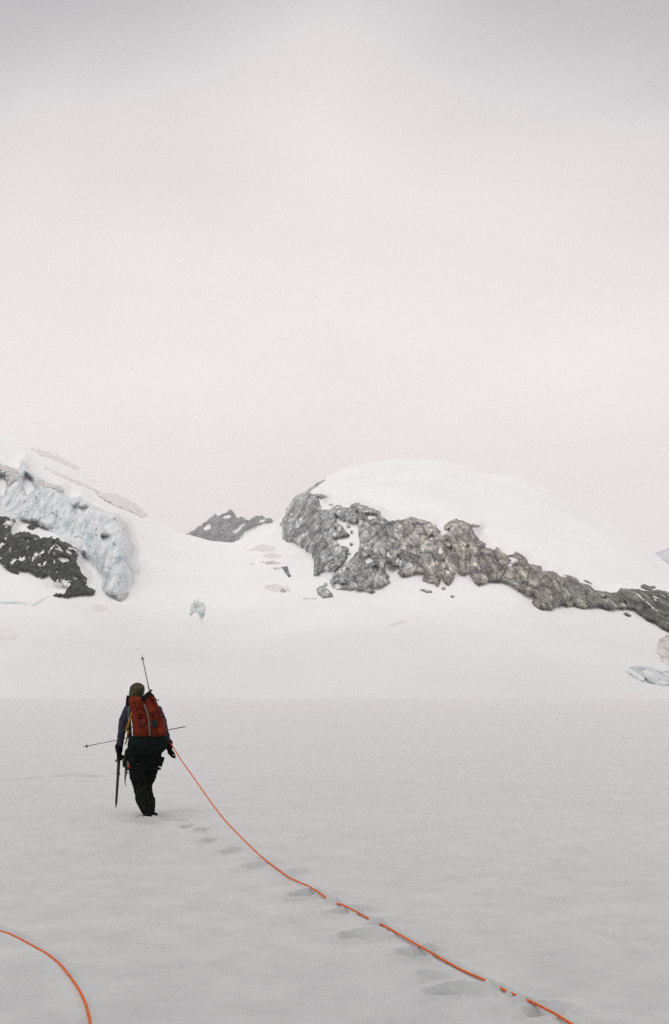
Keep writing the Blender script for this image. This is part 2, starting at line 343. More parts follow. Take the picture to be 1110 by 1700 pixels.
# the ground under the cliffs is steeper than the snow round it
SX = np.arange(-80, 1260, 3.0); SY = np.arange(680, 1200, 3.0); SPX, SPY = np.meshgrid(SX, SY)
def blur(a, k_, ax):
    w_ = np.hanning(k_+2)[1:-1]; w_ /= w_.sum()
    return np.apply_along_axis(lambda c: np.convolve(np.pad(c, k_//2, 'edge'), w_, 'valid'), ax, a)
STEEP = []
for poly, amt in ((MAIN, .55), (LDARK, .5), (ICE, .68)):
    ins = polysd(SPX, SPY, poly) > -3
    if poly is MAIN: ins |= polysd(SPX, SPY, [(530,830),(560,840),(600,850),(604,935),(550,968),(520,955),(520,900)]) > 0
    pb = np.where(ins.any(0), np.where(ins, SPY, -1e9).max(0), np.nan); ok = ~np.isnan(pb); pb = blur(np.interp(SX, SX[ok], pb[ok]), 15, 0)
    W = blur(blur(ins.astype(float), 7, 0), 7, 1); STEEP.append((W, pb, amt))
def grid_at(A, px, py):
    fx = np.clip((px-SX[0])/3.0, 0, len(SX)-1.001); fy = np.clip((py-SY[0])/3.0, 0, len(SY)-1.001); i = fx.astype(int); j = fy.astype(int); a = fx-i; b_ = fy-j
    return (A[j, i]*(1-a)+A[j, i+1]*a)*(1-b_)+(A[j+1, i]*(1-a)+A[j+1, i+1]*a)*b_
def px_of(u, v):
    d = ct+v*st; return 555+F*u/d, 850-F*(v*ct-st)/d
def slopeY(u, v):
    """distance of the snow slope along the line of sight (u, v)"""
    u = np.asarray(u, float); v = np.asarray(v, float)
    Y = baseY(u, v); px, py = px_of(u, v); out = Y
    for W, pb, amt in STEEP:
        w_ = grid_at(W, px, py); pbx = np.interp(px, SX, pb); ub, vb = uv_of(px, np.maximum(pbx, py)); out = out - amt*w_*np.maximum(Y-baseY(u, vb), 0)
    return out
ug = np.concatenate([np.linspace(su[0], uv_of(-60, 1000)[0], 90)[:-1], np.linspace(uv_of(-60, 1000)[0], uv_of(1170, 1000)[0], 520), np.linspace(uv_of(1170, 1000)[0], su[-1], 90)[1:]])
tg = np.concatenate([[-.004], np.linspace(0, .25, 30), np.linspace(.253, 1, 260)])
U, T = np.meshgrid(ug, tg); VS = vsky(U); VV = VG0 + T*(VS-VG0)
YY = slopeY(U, VV); X = U*YY; Z = CAMH + VV*YY
rows = [np.stack([X, YY, Z], -1)]
Xs, Ys, Zs = X[-1], YY[-1], Z[-1]
for kx in range(1, 22):     # the far side of the crest, falling away behind
    dY = 12*kx**1.45; yb = Ys+dY
    ez = VS[-1]*dY*1.0 - VS[-1]*1.25*(dY-4+4*np.exp(-dY/20.)) - dY*dY*.0006 - .15*dY
    rows.append(np.stack([Xs*(yb/Ys), yb, np.maximum(Zs+ez, -.9)], -1)[None])
V = np.concatenate(rows, 0); nr, nc = V.shape[:2]
me = npmesh('slope', V.reshape(-1, 3), gridfaces(nr, nc))
if me.polygons[100].normal.y > 0: me.flip_normals()
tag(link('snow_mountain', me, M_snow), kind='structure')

# far snow ridge carrying the distant rock peak
FY = 1900.0
fr = [(230, 960), (290, 905), (312, 889), (330, 882), (345, 869), (358, 861), (372, 858), (382, 853), (390, 864), (402, 864), (414, 869), (425, 862), (436, 861), (452, 866), (475, 872), (520, 880), (600, 930)]
fu, fv = uv_of([p[0] for p in fr], [p[1] for p in fr])
ug2 = np.linspace(fu[0], fu[-1], 240); fs = np.interp(ug2, fu, fv)
def farY(u, v): return FY + 500*np.clip(v/np.interp(u, fu, fv), 0, 1)
tt = np.linspace(.45, 1, 40); U, T = np.meshgrid(ug2, tt); VV = T*fs; YY = farY(U, VV)
V = np.stack([U*YY, YY, CAMH+VV*YY], -1)
bk = [V]
for kx in range(1, 8):
    yb = YY[-1]+40*kx; bk.append(np.stack([U[-1]*YY[-1], yb, V[-1, :, 2]-28*kx], -1)[None])
V = np.concatenate(bk, 0); me = npmesh('far', V.reshape(-1, 3), gridfaces(*V.shape[:2]))
if me.polygons[100].normal.y > 0: me.flip_normals()
tag(link('far_snow_hill', me, M_snow), kind='structure')
# a very distant hill low behind the right shoulder
V = []
xs = np.linspace(.20, .75, 60)
for j, (yy, hh) in enumerate([(2500, 0), (2560, .55), (2620, .9), (2700, 1), (2790, .7), (2900, 0)]):
    top = np.interp(xs, [.20, .33, .35, .37, .42, .55, .75], [180, 320, 390, 430, 480, 430, 260])*(1+.04*fbm(xs*40, xs*0+j, 3, 3))
    V.append(np.stack([xs*yy, xs*0+yy, np.maximum(top*hh, -.5)-.5*(hh == 0)], -1))
V = np.stack(V); me = npmesh('hill', V.reshape(-1, 3), gridfaces(*V.shape[:2]))
if me.polygons[10].normal.y > 0: me.flip_normals()
M_hill = mat('bluish_far_hill', (.25, .28, .32), .9, .1, noise=(.01, 5, [(.4, (.46, .51, .56)), (.6, (.60, .63, .67))]))  # pale blue of distance haze painted into the hill's base colour
HILL = (me, M_hill)
tag(link('distant_hill', me, M_hill), kind='structure')

# ------------------------------------------------------------------ rock and ice standing proud of the snow slope
def outcrop(name, poly, m, amp=10, edge=3.0, rag=2.2, ds=1.15, cell=11, relief=5, holes=(), Yf=slopeY, seed=1, streak=0, flat=True, slots=(), fleck=0):
    P = np.array(poly, float); pad = 3
    xs = np.arange(P[:, 0].min()-pad, P[:, 0].max()+pad, ds); ys = np.arange(P[:, 1].min()-pad, P[:, 1].max()+pad, ds)
    px, py = np.meshgrid(xs, ys)
    px = px + (gnoise(px*.71, py*.71, 5))*ds*.5; py = py + (gnoise(px*.73, py*.77, 6))*ds*.5
    sdv = polysd(px, py, poly)
    for h in holes: sdv = np.minimum(sdv, -polysd(px, py, h))
    u, v = uv_of(px, py); Y0 = Yf(u, v); mp_ = Y0/F                      # metres per photo pixel there
    Yd = baseY if Yf is slopeY else Yf; mpt = mp_.copy(); mp_ = .5*mp_ + .5*np.clip(Yd(u, v+2/F)-Yd(u, v-2/F), 0, 28)/4.0      # the slope leans back: relief keeps pace with it
    rag_n = rag*(1.5*fbm(px/9., py/9., 4, seed+50, .7)+.6*gnoise(px/2.6, py/2.6, seed+60))
    s = sdv + rag_n
    f1, e1 = facets(px/cell+.25*fbm(px/9., py/9., 2, seed+2), py/(cell*1.35), seed); f2, e2 = facets(px/(cell*.38)+3, py/(cell*.48), seed+9); f3, e3 = facets(px/(cell*.2)+3, py/(cell*.22), seed+19)
    if streak:
        q = fbm(px/6.+py/30., py/40., 4, seed+7, .6); q2 = fbm(px/2.6+py/14., py/20., 3, seed+8, .6)
        rel = relief*(.45*fbm(px/30., py/22., 3, seed+3) + .25*f1); fine = relief*(2.6*(1-2.2*abs(q)) + 1.8*q2 + 1.2*f2)
    else:
        rel = relief*(.6*fbm(px/38., py/30., 3, seed+3) + .34*f1 + .3*(.4-abs(fbm(px/9.+py/40., py/38., 3, seed+6, .5))))
        fine = relief*(1.3*f2 + .8*f3 - .8*np.exp(-(e1/.07)**2) - .5*np.exp(-(e2/.10)**2) + .5*fbm(px/3., py/4., 3, seed+5))
    if fleck: s = np.minimum(s, (fleck-fbm(px/5.5+9, py/4., 3, seed+90, .6))*70)
    h = amp*(1-np.exp(-np.maximum(s, 0)/edge)) + (rel+fine*mpt*.55/mp_)*smooth(.0, edge*1.2, s)
    for (sx0, sy0, sx1, sy1, sw, sdp) in slots:                            # dark gullies and holes
        ex, ey = sx1-sx0, sy1-sy0; tq = np.clip(((px-sx0)*ex+(py-sy0)*ey)/(ex*ex+ey*ey), 0, 1)
        dd = np.hypot(px-sx0-ex*tq, py-sy0-ey*tq); h = h - sdp*np.exp(-(dd/sw)**2)
    h = np.maximum(h, .25) * (s > 0) + np.minimum(s, 0)*2.0
    h = h*mp_                                                              # relief scales with real size
    Y = Y0-h
    V = np.stack([u*Y, Y, CAMH+v*Y], -1); nr, nc = px.shape
    FQ = gridfaces(nr, nc); keep = (s.ravel()[FQ] > -ds*.8).any(1)
    FQ = FQ[keep]; used = np.unique(FQ); remap = np.full(nr*nc, -1); remap[used] = np.arange(len(used))
    Vv = V.reshape(-1, 3)[used]; c = Vv.mean(0); org = Vector((float(c[0]), float(c[1]), float(Vv[:, 2].min())))
    me = npmesh(name, Vv-np.array(org), remap[FQ])
    if sum(p.normal.y for p in me.polygons[:200]) > 0: me.flip_normals()
    at = me.attributes.new('painted_tone', 'FLOAT_VECTOR', 'POINT'); pxu = px.ravel()[used]; k_ = np.interp(pxu, [480, 640, 820, 900, 1040, 1070], [1.0, 1.0, .92, .72, .58, .34])
    at.data.foreach_set('vector', np.stack([k_*(.95+.10*smooth(560, 760, pxu)), k_*(1+.08*smooth(880, 1000, pxu)), k_*(1.08-.10*smooth(560, 760, pxu)+.04*smooth(880, 1000, pxu))], -1).astype(np.float32).ravel())
    o = link(name, me, m, None, not flat); o.location = org
    return o

tag(outcrop('rock', [(508,817),(517,809),(527,802),(539,795),(540,797),(529,805),(519,813),(512,819)], M_rock, amp=4, edge=1.5, rag=.6, cell=6, relief=2, seed=90, ds=.7), 'thin line of rock along the skyline at the upper left corner of the long cliff', 'rock')
HOLES = [[(608,853),(621,854),(624,858),(615,863),(611,862)], [(605,928),(612,923),(620,929),(618,935),(608,935)], [(619,942),(625,941),(626,946),(621,948)], [(712,891),(717,889),(721,893),(717,897),(713,896)],
         [(553,969),(560,966),(566,972),(575,969),(576,973),(562,976)], [(728,884),(735,881),(745,879),(743,884),(734,890)], [(656,930),(662,922),(662,930),(658,937)], [(745,909),(749,908),(748,914)], [(1001,993),(1005,992),(1006,995)], [(1028,1000),(1037,998),(1040,1006),(1030,1006)]]
tag(outcrop('rock_cliff', MAIN, M_rock, amp=8, edge=1.8, rag=1.9, cell=14, relief=5, holes=HOLES, seed=11,
            slots=[(776, 908, 777, 946, 3.0, 9), (592, 850, 594, 880, 1.8, 6), (818, 914, 822, 928, 3, 7), (672, 862, 671, 900, 1.5, 4), (557, 878, 559, 884, 2.2, 6), (632, 922, 637, 928, 2.5, 5), (846, 932, 832, 962, 1.4, 5), (700, 870, 730, 960, 1.1, 3), (880, 945, 872, 985, 1.3, 4), (800, 885, 830, 940, 1.1, 3), (520, 850, 505, 905, 1.2, 3), (645, 870, 610, 900, 1.2, 3)]),
    'long band of broken grey rock running across the face below the snow dome', 'rock cliff')
LH = [[(87,900),(97,902),(105,914),(98,913)], [(109,911),(121,917),(117,920),(110,917)], [(91,925),(113,926),(115,932),(106,934)], [(118,956),(131,961),(126,963)], [(42,896),(50,896),(48,899)], [(88,948),(96,948),(94,951)]]
tag(outcrop('rock_cliff', LDARK, M_drock, amp=7, edge=1.8, rag=3.0, cell=12, relief=5, holes=LH, seed=23), 'nearly black snow-streaked rock below the blue icefall at the left edge', 'rock cliff')
tag(outcrop('rock', [(44,874),(50,871),(60,870),(63,875),(55,880),(50,882)], M_drock, amp=4, edge=2, rag=1.5, cell=7, relief=3, seed=27, ds=.8), 'small black rock between the dark cliff and the blue ice', 'rock')

IH = [[(-4,788),(8,790),(12,802),(6,822),(-4,822)], [(42,788),(50,792),(58,810),(50,818),(43,822),(39,806)], [(122,842),(138,843),(151,841),(144,853),(127,852)], [(170,890),(178,891),(176,895),(172,896)]]
ice = outcrop('icefall', ICE, M_ice, amp=10, edge=4, rag=2.4, cell=22, relief=4, holes=IH, seed=31, streak=1, ds=1.2,
            slots=[(128, 838, 135, 832, 3.5, 9), (148, 838, 150, 840, 2.5, 5), (124, 862, 118, 900, 1.8, 2.2), (160, 890, 156, 935, 1.8, 3), (60, 826, 66, 850, 1.5, 2), (96, 832, 92, 880, 1.3, 2), (190, 905, 186, 930, 1.6, 2)])
tag(ice, 'broken wall of pale blue glacier ice with vertical cracks, above the black rock', 'icefall')
tag(outcrop('ice_cliff', [(-60,752),(0,769),(16,775),(30,779),(36,785),(34,800),(22,806),(12,812),(10,800),(6,786),(-60,775)], M_dirty, amp=12, edge=3, rag=2.5, cell=9, relief=4, seed=35, ds=1.0), 'brownish dirty ice capping the icefall at the left edge', 'ice cliff')
tag(outcrop('ice_cliff', [(56,800),(66,794),(82,803),(104,808),(108,820),(98,822),(84,814),(70,815)], M_dirty, amp=12, edge=3, rag=2.5, cell=9, relief=4, seed=36, ds=1.0), 'brown-stained ice knob on top of the icefall, beside a snow tongue', 'ice cliff')
tag(outcrop('ice_cliff', [(176,850),(196,853),(209,868),(216,888),(224,910),(220,922),(210,915),(206,895),(196,872),(184,862)], M_tan, amp=13, edge=4, rag=2.5, cell=9, relief=4, seed=37, ds=1.0), 'pinkish grey rounded ice edge where the icefall meets the smooth slope', 'ice cliff')
tag(outcrop('ice_block', [(189,990),(197,983),(214,983),(212,990),(203,998),(194,997)], M_dirty, amp=12, edge=3, rag=1, cell=7, relief=2, seed=38, ds=.9), 'small grey ice block at the foot of the icefall', 'ice block')
tag(outcrop('ice_cliff', [(158,817),(176,818),(190,819),(206,827),(230,842),(246,857),(232,858),(211,848),(189,840),(168,827)], M_tan, amp=7, edge=2.5, rag=2, cell=8, relief=4, seed=39, ds=1.0), 'grey ragged ice along the skyline below the left summit', 'ice cliff')
for lab, pl in [('thin brown ice streak high on the left slope beside the skyline', [(50,743),(70,747),(92,756),(122,771),(133,780),(118,775),(88,764),(60,753)]), ('long thin brown ice streak just above the icefall', [(74,776),(95,783),(120,795),(150,807),(168,818),(150,812),(120,801),(92,788)])]:
    tag(outcrop('ice_streak', pl, M_tan, amp=2.5, edge=3, rag=3, cell=8, relief=1.5, seed=40, ds=1.0), lab, 'ice streak')
# grey ice bands on the saddle, and other bits of bare ice
for nm, pl, mm, lab, cat in [
    ('ice_band', [(402,917),(420,909),(437,902),(456,908),(457,914),(440,917),(425,914)], M_tan, 'broad pale brown ice band, highest of those below the far peak', 'ice band'),
    ('ice_band', [(432,921),(450,918),(470,922),(463,926),(448,927),(438,924)], M_tan, 'small pale ice band, second from the top below the far peak', 'ice band'),
    ('ice_band', [(431,933),(450,931),(467,935),(452,937.5),(438,936)], M_dirty, 'thin brown ice band, third from the top, left of the dark triangular rock', 'ice band'),
    ('ice_band', [(413,933),(422,934),(423,937),(417,938)], M_tan, 'tiny pale ice spot at the left end of the third ice band', 'ice band'),
    ('ice_band', [(452,943),(460,942),(467,944.5),(457,946.5)], M_dirty, 'tiny brown ice strip touching the dark triangular rock', 'ice band'),
    ('rock', [(466,941),(477,940),(480,948),(483,957),(480,960),(473,951)], M_frock, 'dark triangular rock sticking out of the snow by the ice bands', 'rock'),
    ('ice_band', [(436,973),(455,970),(478,974),(481,981),(460,984),(442,979)], M_tan, 'lowest pale ice band below the dark triangular rock', 'ice band'),
    ('rock', [(462,976),(470,974),(476,980),(472,984),(464,983)], M_rock, 'small mottled rock at the right end of the lowest ice band', 'rock'),
    ('rock', [(502,992),(511,993),(525,993),(527,994.5),(505,995)], M_dirty, 'thin flat line of stones in the snow left of the lowest crag', 'rock'),
    ('ice_patch', [(-40,1036),(5,1040),(22,1049),(32,1056),(18,1062),(-40,1066)], M_tan, 'pale brown oval of bare ice at the left edge below the crevasse', 'ice patch'),
    ('ice_patch', [(640,1038),(655,1034),(668,1029),(676,1031),(668,1036),(650,1039)], M_tan, 'faint grey crescent of ice in the slope below the middle of the cliff', 'ice patch'),  # only a faint tan-grey crescent in low relief
    ('ice_patch', [(150,1006),(165,1003),(178,1009),(166,1017),(155,1014)], M_tan, 'faint pale ice mark in the snow below the icefall', 'ice patch'),
    ('crevasse', [(-30,997),(8,999),(30,998.5),(55,1002),(70,992),(88,986),(73,996.5),(56,1006),(28,1002.5),(0,1003),(-30,1001)], M_ice, 'thin grey-blue crevasse line in the snow below the black rock', 'crevasse')]:
    tag(outcrop(nm, pl, mm, amp=2.5, edge=2.2, rag=1.4, cell=7, relief=1.6, seed=51+len(lab), ds=.85), lab, cat)
hole = outcrop('ice_block', [(314,1021),(316,1006),(321,999),(323,995),(325,999),(328,992),(330,998),(336,1000),(342,1007),(340,1018),(336,1030),(332,1037),(331,1025),(328,1018),(321,1016),(317,1022)], M_blue, amp=6, edge=2.4, rag=.6, cell=8, relief=2, seed=71, ds=.7,
        slots=[(323, 997, 326, 1016, 1.3, 14), (328, 993, 327.5, 998, .9, 9)])
tag(hole, 'small blue-grey crevasse hole built as a split ice lump, alone on the snow slope', 'ice block')  # raised lump in dark blue stands in for a crevasse pit
tag(outcrop('ice_block', [(1035,1109),(1052,1106),(1066,1106),(1080,1106),(1096,1115),(1112,1113),(1170,1118),(1180,1150),(1112,1139),(1087,1136),(1066,1132),(1046,1122)], M_blue, amp=6, edge=3, rag=1.5, cell=11, relief=4, holes=[[(1065,1113),(1075,1112),(1088,1122),(1078,1121)]], seed=81, slots=[(1072,1128,1073,1133,1.6,8),(1094,1128,1094,1132,1.5,8)]),
    'long blue-green ice block in the snow by the right edge, below the rocks', 'ice block')
tag(outcrop('ice_block', [(1094,1062),(1110,1052),(1160,1050),(1160,1112),(1110,1103),(1098,1099),(1095,1089),(1089,1083),(1091,1069)], M_dirty, amp=6, edge=3, rag=1.2, cell=14, relief=3, seed=85), 'rounded pale grey ice block cut by the right edge above the blue-green one', 'ice block')
tag(outcrop('ice_patch', [(1025,1153),(1045,1151),(1068,1152),(1062,1156),(1040,1157)], M_tan, amp=1.5, edge=2, rag=2, cell=8, relief=1, seed=86, ds=.9), 'faint grey ice strip where the flat snow meets the slope at the right', 'ice patch')
# loose crags round the cliff
for pl, lab in [
    ([(524,977),(535,972),(545,979),(552,987),(553,991),(535,993),(527,986)], 'rough dark crag alone in the snow at the lower left corner of the long cliff'),
    ([(537,970),(541,967),(545,970),(542,974),(538,973)], 'pebble-like rock just above the lowest left crag'),
    ([(692,978),(703,978),(717,981),(717,983.5),(708,984),(700,981)], 'flat sliver of rock below the middle of the cliff'),
    ([(733,975),(737,973.5),(741,976),(738,979.5),(734,979)], 'round dark rock below the cliff between the sliver and the cliff foot'),
    ([(747,989),(751,987.5),(755,990),(752,992.5),(748,992)], 'small dark stone lowest in the snow below the middle of the cliff'),
    ([(934,953),(945,955),(958,961),(962,966),(950,963),(940,958)], 'slanting dark blade of rock above the right part of the cliff'),
    ([(966,962),(975,964),(984,969),(982,971),(972,967)], 'shorter slanting dark rock right of the larger blade'),
    ([(1063,972),(1069,969),(1077,973),(1086,972.5),(1089,976),(1078,981),(1063,977)], 'dark rock hump standing above the right end of the cliff'),
    ([(1034,1018),(1041,1016),(1048,1022),(1046,1024),(1038,1022)], 'small rock below the right end of the cliff'),
    ([(1060,1018),(1065,1017),(1064,1021)], 'tiny stone touching the lower edge of the cliff at the right'),
    ([(574,873),(579,872),(582,874),(578,877)], 'small stone near the top of the snow gully in the cliff'),
    ([(581,881),(585,880),(586,884),(582,885)], 'second stone from the top in the snow gully'),
    ([(579,901),(584,900),(586,904),(581,906)], 'third stone from the top in the snow gully'),
    ([(578,918),(582,917),(582,921),(579,921)], 'lowest stone in the snow gully'),
    ([(545,838),(550,836),(554,838),(549,841)], 'small stone in the snow notch beside the top of the cliff')]:
    tag(outcrop('rock', pl, M_rock, amp=6, edge=1.8, rag=1.0, cell=6, relief=2.5, seed=91+len(lab), ds=.8), lab, 'rock', 'loose rocks around the long cliff')
# the distant rocky peak
FARP = [(306,890),(312,886),(323,881),(340,868),(352,859),(357,855),(362,858),(370,854),(378,851),(382,847),(388,853),(390,860),(396,861),(400,858),(406,863),(413,866),(419,861),(425,857),(433,857),(440,861),(450,862),(452,867),(437,869),(423,874),(407,881),(397,893),(396,915),(350,915),(310,900)]
FARH = [[(337,875),(348,869),(350,877),(340,881)], [(367,859),(378,853),(384,858),(374,861)], [(384,883),(398,872),(407,869),(400,878),(390,886)], [(432,862),(441,862),(437,866),(430,867)]]
def farYc(u, v): return farY(u, v)
tag(outcrop('rocky_peak', FARP, M_frock, amp=8, edge=2.5, rag=1.8, cell=12, relief=6, holes=FARH, Yf=farYc, seed=101, ds=.9), 'small blue-grey rocky summit far behind the snow saddle', 'mountain peak')

# ------------------------------------------------------------------ the walker
PY = PERSON_Y
def J(px, py, d=0.0): return P3(px, py, PY+d)
def capsule(bm, a, b, ra, rb, n=14):
    a = Vector(a); b = Vector(b); ax = (b-a)
    if ax.length < 1e-6: ax = Vector((0, 0, 1e-4))
    q = ax.to_track_quat('Z', 'Y'); rings = []
    prof = [(-ra*math.cos(t), ra*math.sin(t), 0) for t in np.linspace(.0001, math.pi/2, 5)] + [(rb*math.sin(t), rb*math.cos(t), 1) for t in np.linspace(0, math.pi/2-.0001, 5)]
    for (h, r, e) in prof:
        o = a if e == 0 else b
        rings.append([bm.verts.new(o + q @ Vector((r*math.cos(k*2*math.pi/n), r*math.sin(k*2*math.pi/n), h))) for k in range(n)])
    for i in range(len(rings)-1):
        for k in range(n): bm.faces.new((rings[i][k], rings[i][(k+1) % n], rings[i+1][(k+1) % n], rings[i+1][k]))
    bm.faces.new(rings[0][::-1]); bm.faces.new(rings[-1])
def chain(bm, pts, rad):
    for i in range(len(pts)-1): capsule(bm, pts[i], pts[i+1], rad[i], rad[i+1])
def ellipsoid(bm, c, r, rot=None, n=20):
    v = bmesh.ops.create_uvsphere(bm, u_segments=n, v_segments=n//2+2, radius=1)['verts']
    Mx = Matrix.Translation(Vector(c)) @ (rot.to_matrix().to_4x4() if rot is not None else Matrix()) @ Matrix.Diagonal((*r, 1))
    bmesh.ops.transform(bm, matrix=Mx, verts=v)
def fused(name, bm, m, parent, voxel=.008, sm=6, wrinkle=None, parent_loc=True):
    """closed shapes fused into one continuous skin"""
    me = bpy.data.meshes.new(name); bm.to_mesh(me); bm.free()
    o = bpy.data.objects.new(name, me); C.objects.link(o)
    r = o.modifiers.new('r', 'REMESH'); r.mode = 'VOXEL'; r.voxel_size = voxel
    s = o.modifiers.new('s', 'SMOOTH'); s.factor = .5; s.iterations = sm
    dg = bpy.context.evaluated_depsgraph_get(); dg.update(); me2 = bpy.data.meshes.new_from_object(o.evaluated_get(dg))
    bpy.data.objects.remove(o)
    if wrinkle:
        amp, sx, sz, seed = wrinkle
        n = len(me2.vertices); co = np.zeros(n*3, np.float32); me2.vertices.foreach_get('co', co); co = co.reshape(-1, 3)
        no = np.zeros(n*3, np.float32); me2.vertices.foreach_get('normal', no); no = no.reshape(-1, 3)
        a = np.arctan2(no[:, 1], no[:, 0])
        d = amp*(fbm(co[:, 0]*sx+co[:, 1]*sx*.7, co[:, 2]*sz+a*.8, 3, seed)+.4*fbm(co[:, 0]*sx*3, co[:, 2]*sz*2.5+co[:, 1]*sx*2, 2, seed+3))
        me2.vertices.foreach_set('co', (co+no*d[:, None]).astype(np.float32).ravel()); me2.update()
    return link(name, me2, m, parent)
def obj(name, bm, m, parent=None, sm=True):
    bmesh.ops.recalc_face_normals(bm, faces=bm.faces)
    me = bpy.data.meshes.new(name); bm.to_mesh(me); bm.free(); return link(name, me, m, parent, sm)
def tube(bm, pts, r, n=8, closed=False):
    pts = [Vector(p) for p in pts]; rs = r if isinstance(r, (list, tuple)) else [r]*len(pts); rings = []
    up = Vector((0.13, .31, .94)).normalized()
    for i, p in enumerate(pts):
        t = ((pts[min(i+1, len(pts)-1)]-pts[max(i-1, 0)])).normalized()
        if i == 0:
            a = t.cross(up).normalized()
        else: a = (a - t*a.dot(t)).normalized()
        b = t.cross(a)
        rings.append([bm.verts.new(p+(a*math.cos(k*2*math.pi/n)+b*math.sin(k*2*math.pi/n))*rs[i]) for k in range(n)])
    for i in range(len(rings)-1):
        for k in range(n): bm.faces.new((rings[i][k], rings[i][(k+1) % n], rings[i+1][(k+1) % n], rings[i+1][k]))
    bm.faces.new(rings[0][::-1]); bm.faces.new(rings[-1])
def boxm(bm, c, size, q=None):
    v = bmesh.ops.create_cube(bm, size=1)['verts']
    bmesh.ops.transform(bm, matrix=Matrix.Translation(Vector(c)) @ (q.to_matrix().to_4x4() if q is not None else Matrix()) @ Matrix.Diagonal((*size, 1)), verts=v)
    return v

def cloth(name, c, k=.35, sc=9, rough=.9):
    lo_ = tuple(x*(1-k) for x in c); hi = tuple(x*(1+k) for x in c)
    return mat(name, c, rough, .06, noise=(sc, 5, [(.35, lo_), (.65, hi)]), bump=[(25, .006, .6), (300, .001, .5)])
M_skin = cloth('skin', (.42, .25, .18), .08, 8, .55)
M_jacket = cloth('jacket_cloth', (.042, .038, .062), .3)
M_trouser = cloth('trouser_cloth', (.006, .009, .008), .4)
M_glove = cloth('glove_leather', (.008, .007, .008), .4)
M_boot = cloth('boot_leather', (.006, .007, .007), .3, 9, .8)
M_hat = cloth('hat_cloth', (.055, .050, .030), .55, 14)
M_red = cloth('pack_red', (.125, .019, .010), .45, 7)
M_black = cloth('pack_black', (.006, .010, .009), .4)
M_strap = cloth('webbing', (.009, .009, .010), .3)
M_yellow = cloth('yellow_cord', (.24, .135, .02), .25)
M_zip = cloth('grey_zip', (.15, .15, .14), .2)
M_teal = cloth('teal_patch', (.018, .028, .032), .3)
M_metal = mat('dark_metal', (.10, .105, .11), .4, .5, metal=.6, noise=(30, 3, [(.3, (.07, .07, .075)), (.7, (.15, .15, .15))]))
M_pole = mat('pole_paint', (.16, .10, .085), .45, .5, noise=(3, 3, [(.4, (.13, .10, .09)), (.6, (.24, .13, .10))]))
M_shaft = mat('shaft_black', (.02, .024, .028), .5, .4, noise=(6, 3, [(.4, (.015, .018, .02)), (.6, (.035, .04, .045))]))
M_rope = mat('orange_rope', (.75, .13, .03), .75, .2, noise=(160, 2, [(.42, (.46, .065, .012)), (.58, (.78, .18, .03))], (1, 1, 1)), bump=[(400, .002, .8)])
M_redbit = cloth('red_tape', (.4, .03, .03), .2)
M_eye = mat('eye', (.05, .035, .03), .2, .5, noise=(20, 2, [(.4, (.03, .02, .02)), (.6, (.08, .05, .04))]))

base = J(245, 1352, 0); base.z = Gp(base.x, base.y)
person = empty('person', base)
tag(person, 'person in olive hat, dark trousers and purple-grey sleeves walking away over the snow', 'person')

# joints
pel = J(238, 1254, .02); hipL = J(228, 1264, .0); hipR = J(249, 1264, .04)
kneL = J(233, 1308, .02); ankL = J(248, 1349, -.10); kneR = J(243, 1304, .26); ankR = J(249, 1341, .30)
toeL = J(255, 1353, .05); toeR = J(250, 1344, .48)
waist = J(239, 1228, .06); chest = J(237, 1194, .13); neck = J(229, 1164, .19); head = J(227.5, 1148, .24)
shL = J(213, 1178, .13); elL = J(202, 1214, .06); wrL = J(197.5, 1246, .10); shR = J(261, 1180, .13); elR = J(272.5, 1214, .03); wrR = J(280.5, 1240, .07)

b = bmesh.new()          # the body itself, one continuous surface
chain(b, [hipL, kneL, ankL, ankL.lerp(toeL, .3)], [.075, .05, .035, .025]); chain(b, [hipR, kneR, ankR, ankR.lerp(toeR, .3)], [.075, .05, .035, .025])
chain(b, [pel, waist, chest], [.09, .09, .11]); chain(b, [hipL, hipR], [.075, .075]); chain(b, [shL, chest, shR], [.055, .11, .055])
chain(b, [chest, neck, head], [.08, .05, .055])
chain(b, [shL, elL, wrL], [.048, .038, .027]); chain(b, [shR, elR, wrR], [.048, .038, .027])
ellipsoid(b, head+Vector((0, .0, .01)), (.073, .092, .100)); ellipsoid(b, head+Vector((0, .045, -.055)), (.045, .045, .045))
capsule(b, head+Vector((0, .088, .005)), head+Vector((0, .106, -.022)), .009, .014)       # nose
capsule(b, head+Vector((-.02, .082, -.062)), head+Vector((.02, .082, -.062)), .009, .009)  # mouth
capsule(b, head+Vector((-.035, .078, .025)), head+Vector((.035, .078, .025)), .010, .010)  # brow
for s in (-1, 1): ellipsoid(b, head+Vector((.076*s, -.002, -.012)), (.010, .018, .030))
fused('body', b, M_skin, person, .0075, 3)
for s in (-1, 1):
    b = bmesh.new(); ellipsoid(b, head+Vector((.030*s, .083, .006)), (.011, .010, .008), n=12); obj('eye', b, M_eye, person)

b = bmesh.new()          # jacket with sleeves and hood collar
chain(b, [J(238, 1240, .05), waist, chest], [.115, .13, .155]); chain(b, [shL, J(226, 1180, .14), J(248, 1180, .14), shR], [.072, .12, .12, .072])
chain(b, [chest, neck], [.13, .085])
chain(b, [shL, J(205, 1196, .10), elL, J(199.5, 1230, .08), wrL], [.070, .066, .056, .050, .044])
chain(b, [shR, J(268, 1196, .08), elR, J(277, 1228, .05), wrR], [.070, .064, .056, .050, .044])
fused('jacket', b, M_jacket, person, .009, 5, (.010, 11, 16, 5))
b = bmesh.new()          # black collar / hood rolled at the neck
chain(b, [J(213, 1160, .10), J(217, 1168, .06), J(232, 1164, .08), J(243, 1160, .12)], [.030, .040, .050, .035]); chain(b, [J(212, 1157, .16), J(211.5, 1176, .10)], [.024, .032])
fused('hood', b, M_black, person, .007, 4, (.006, 20, 30, 9))
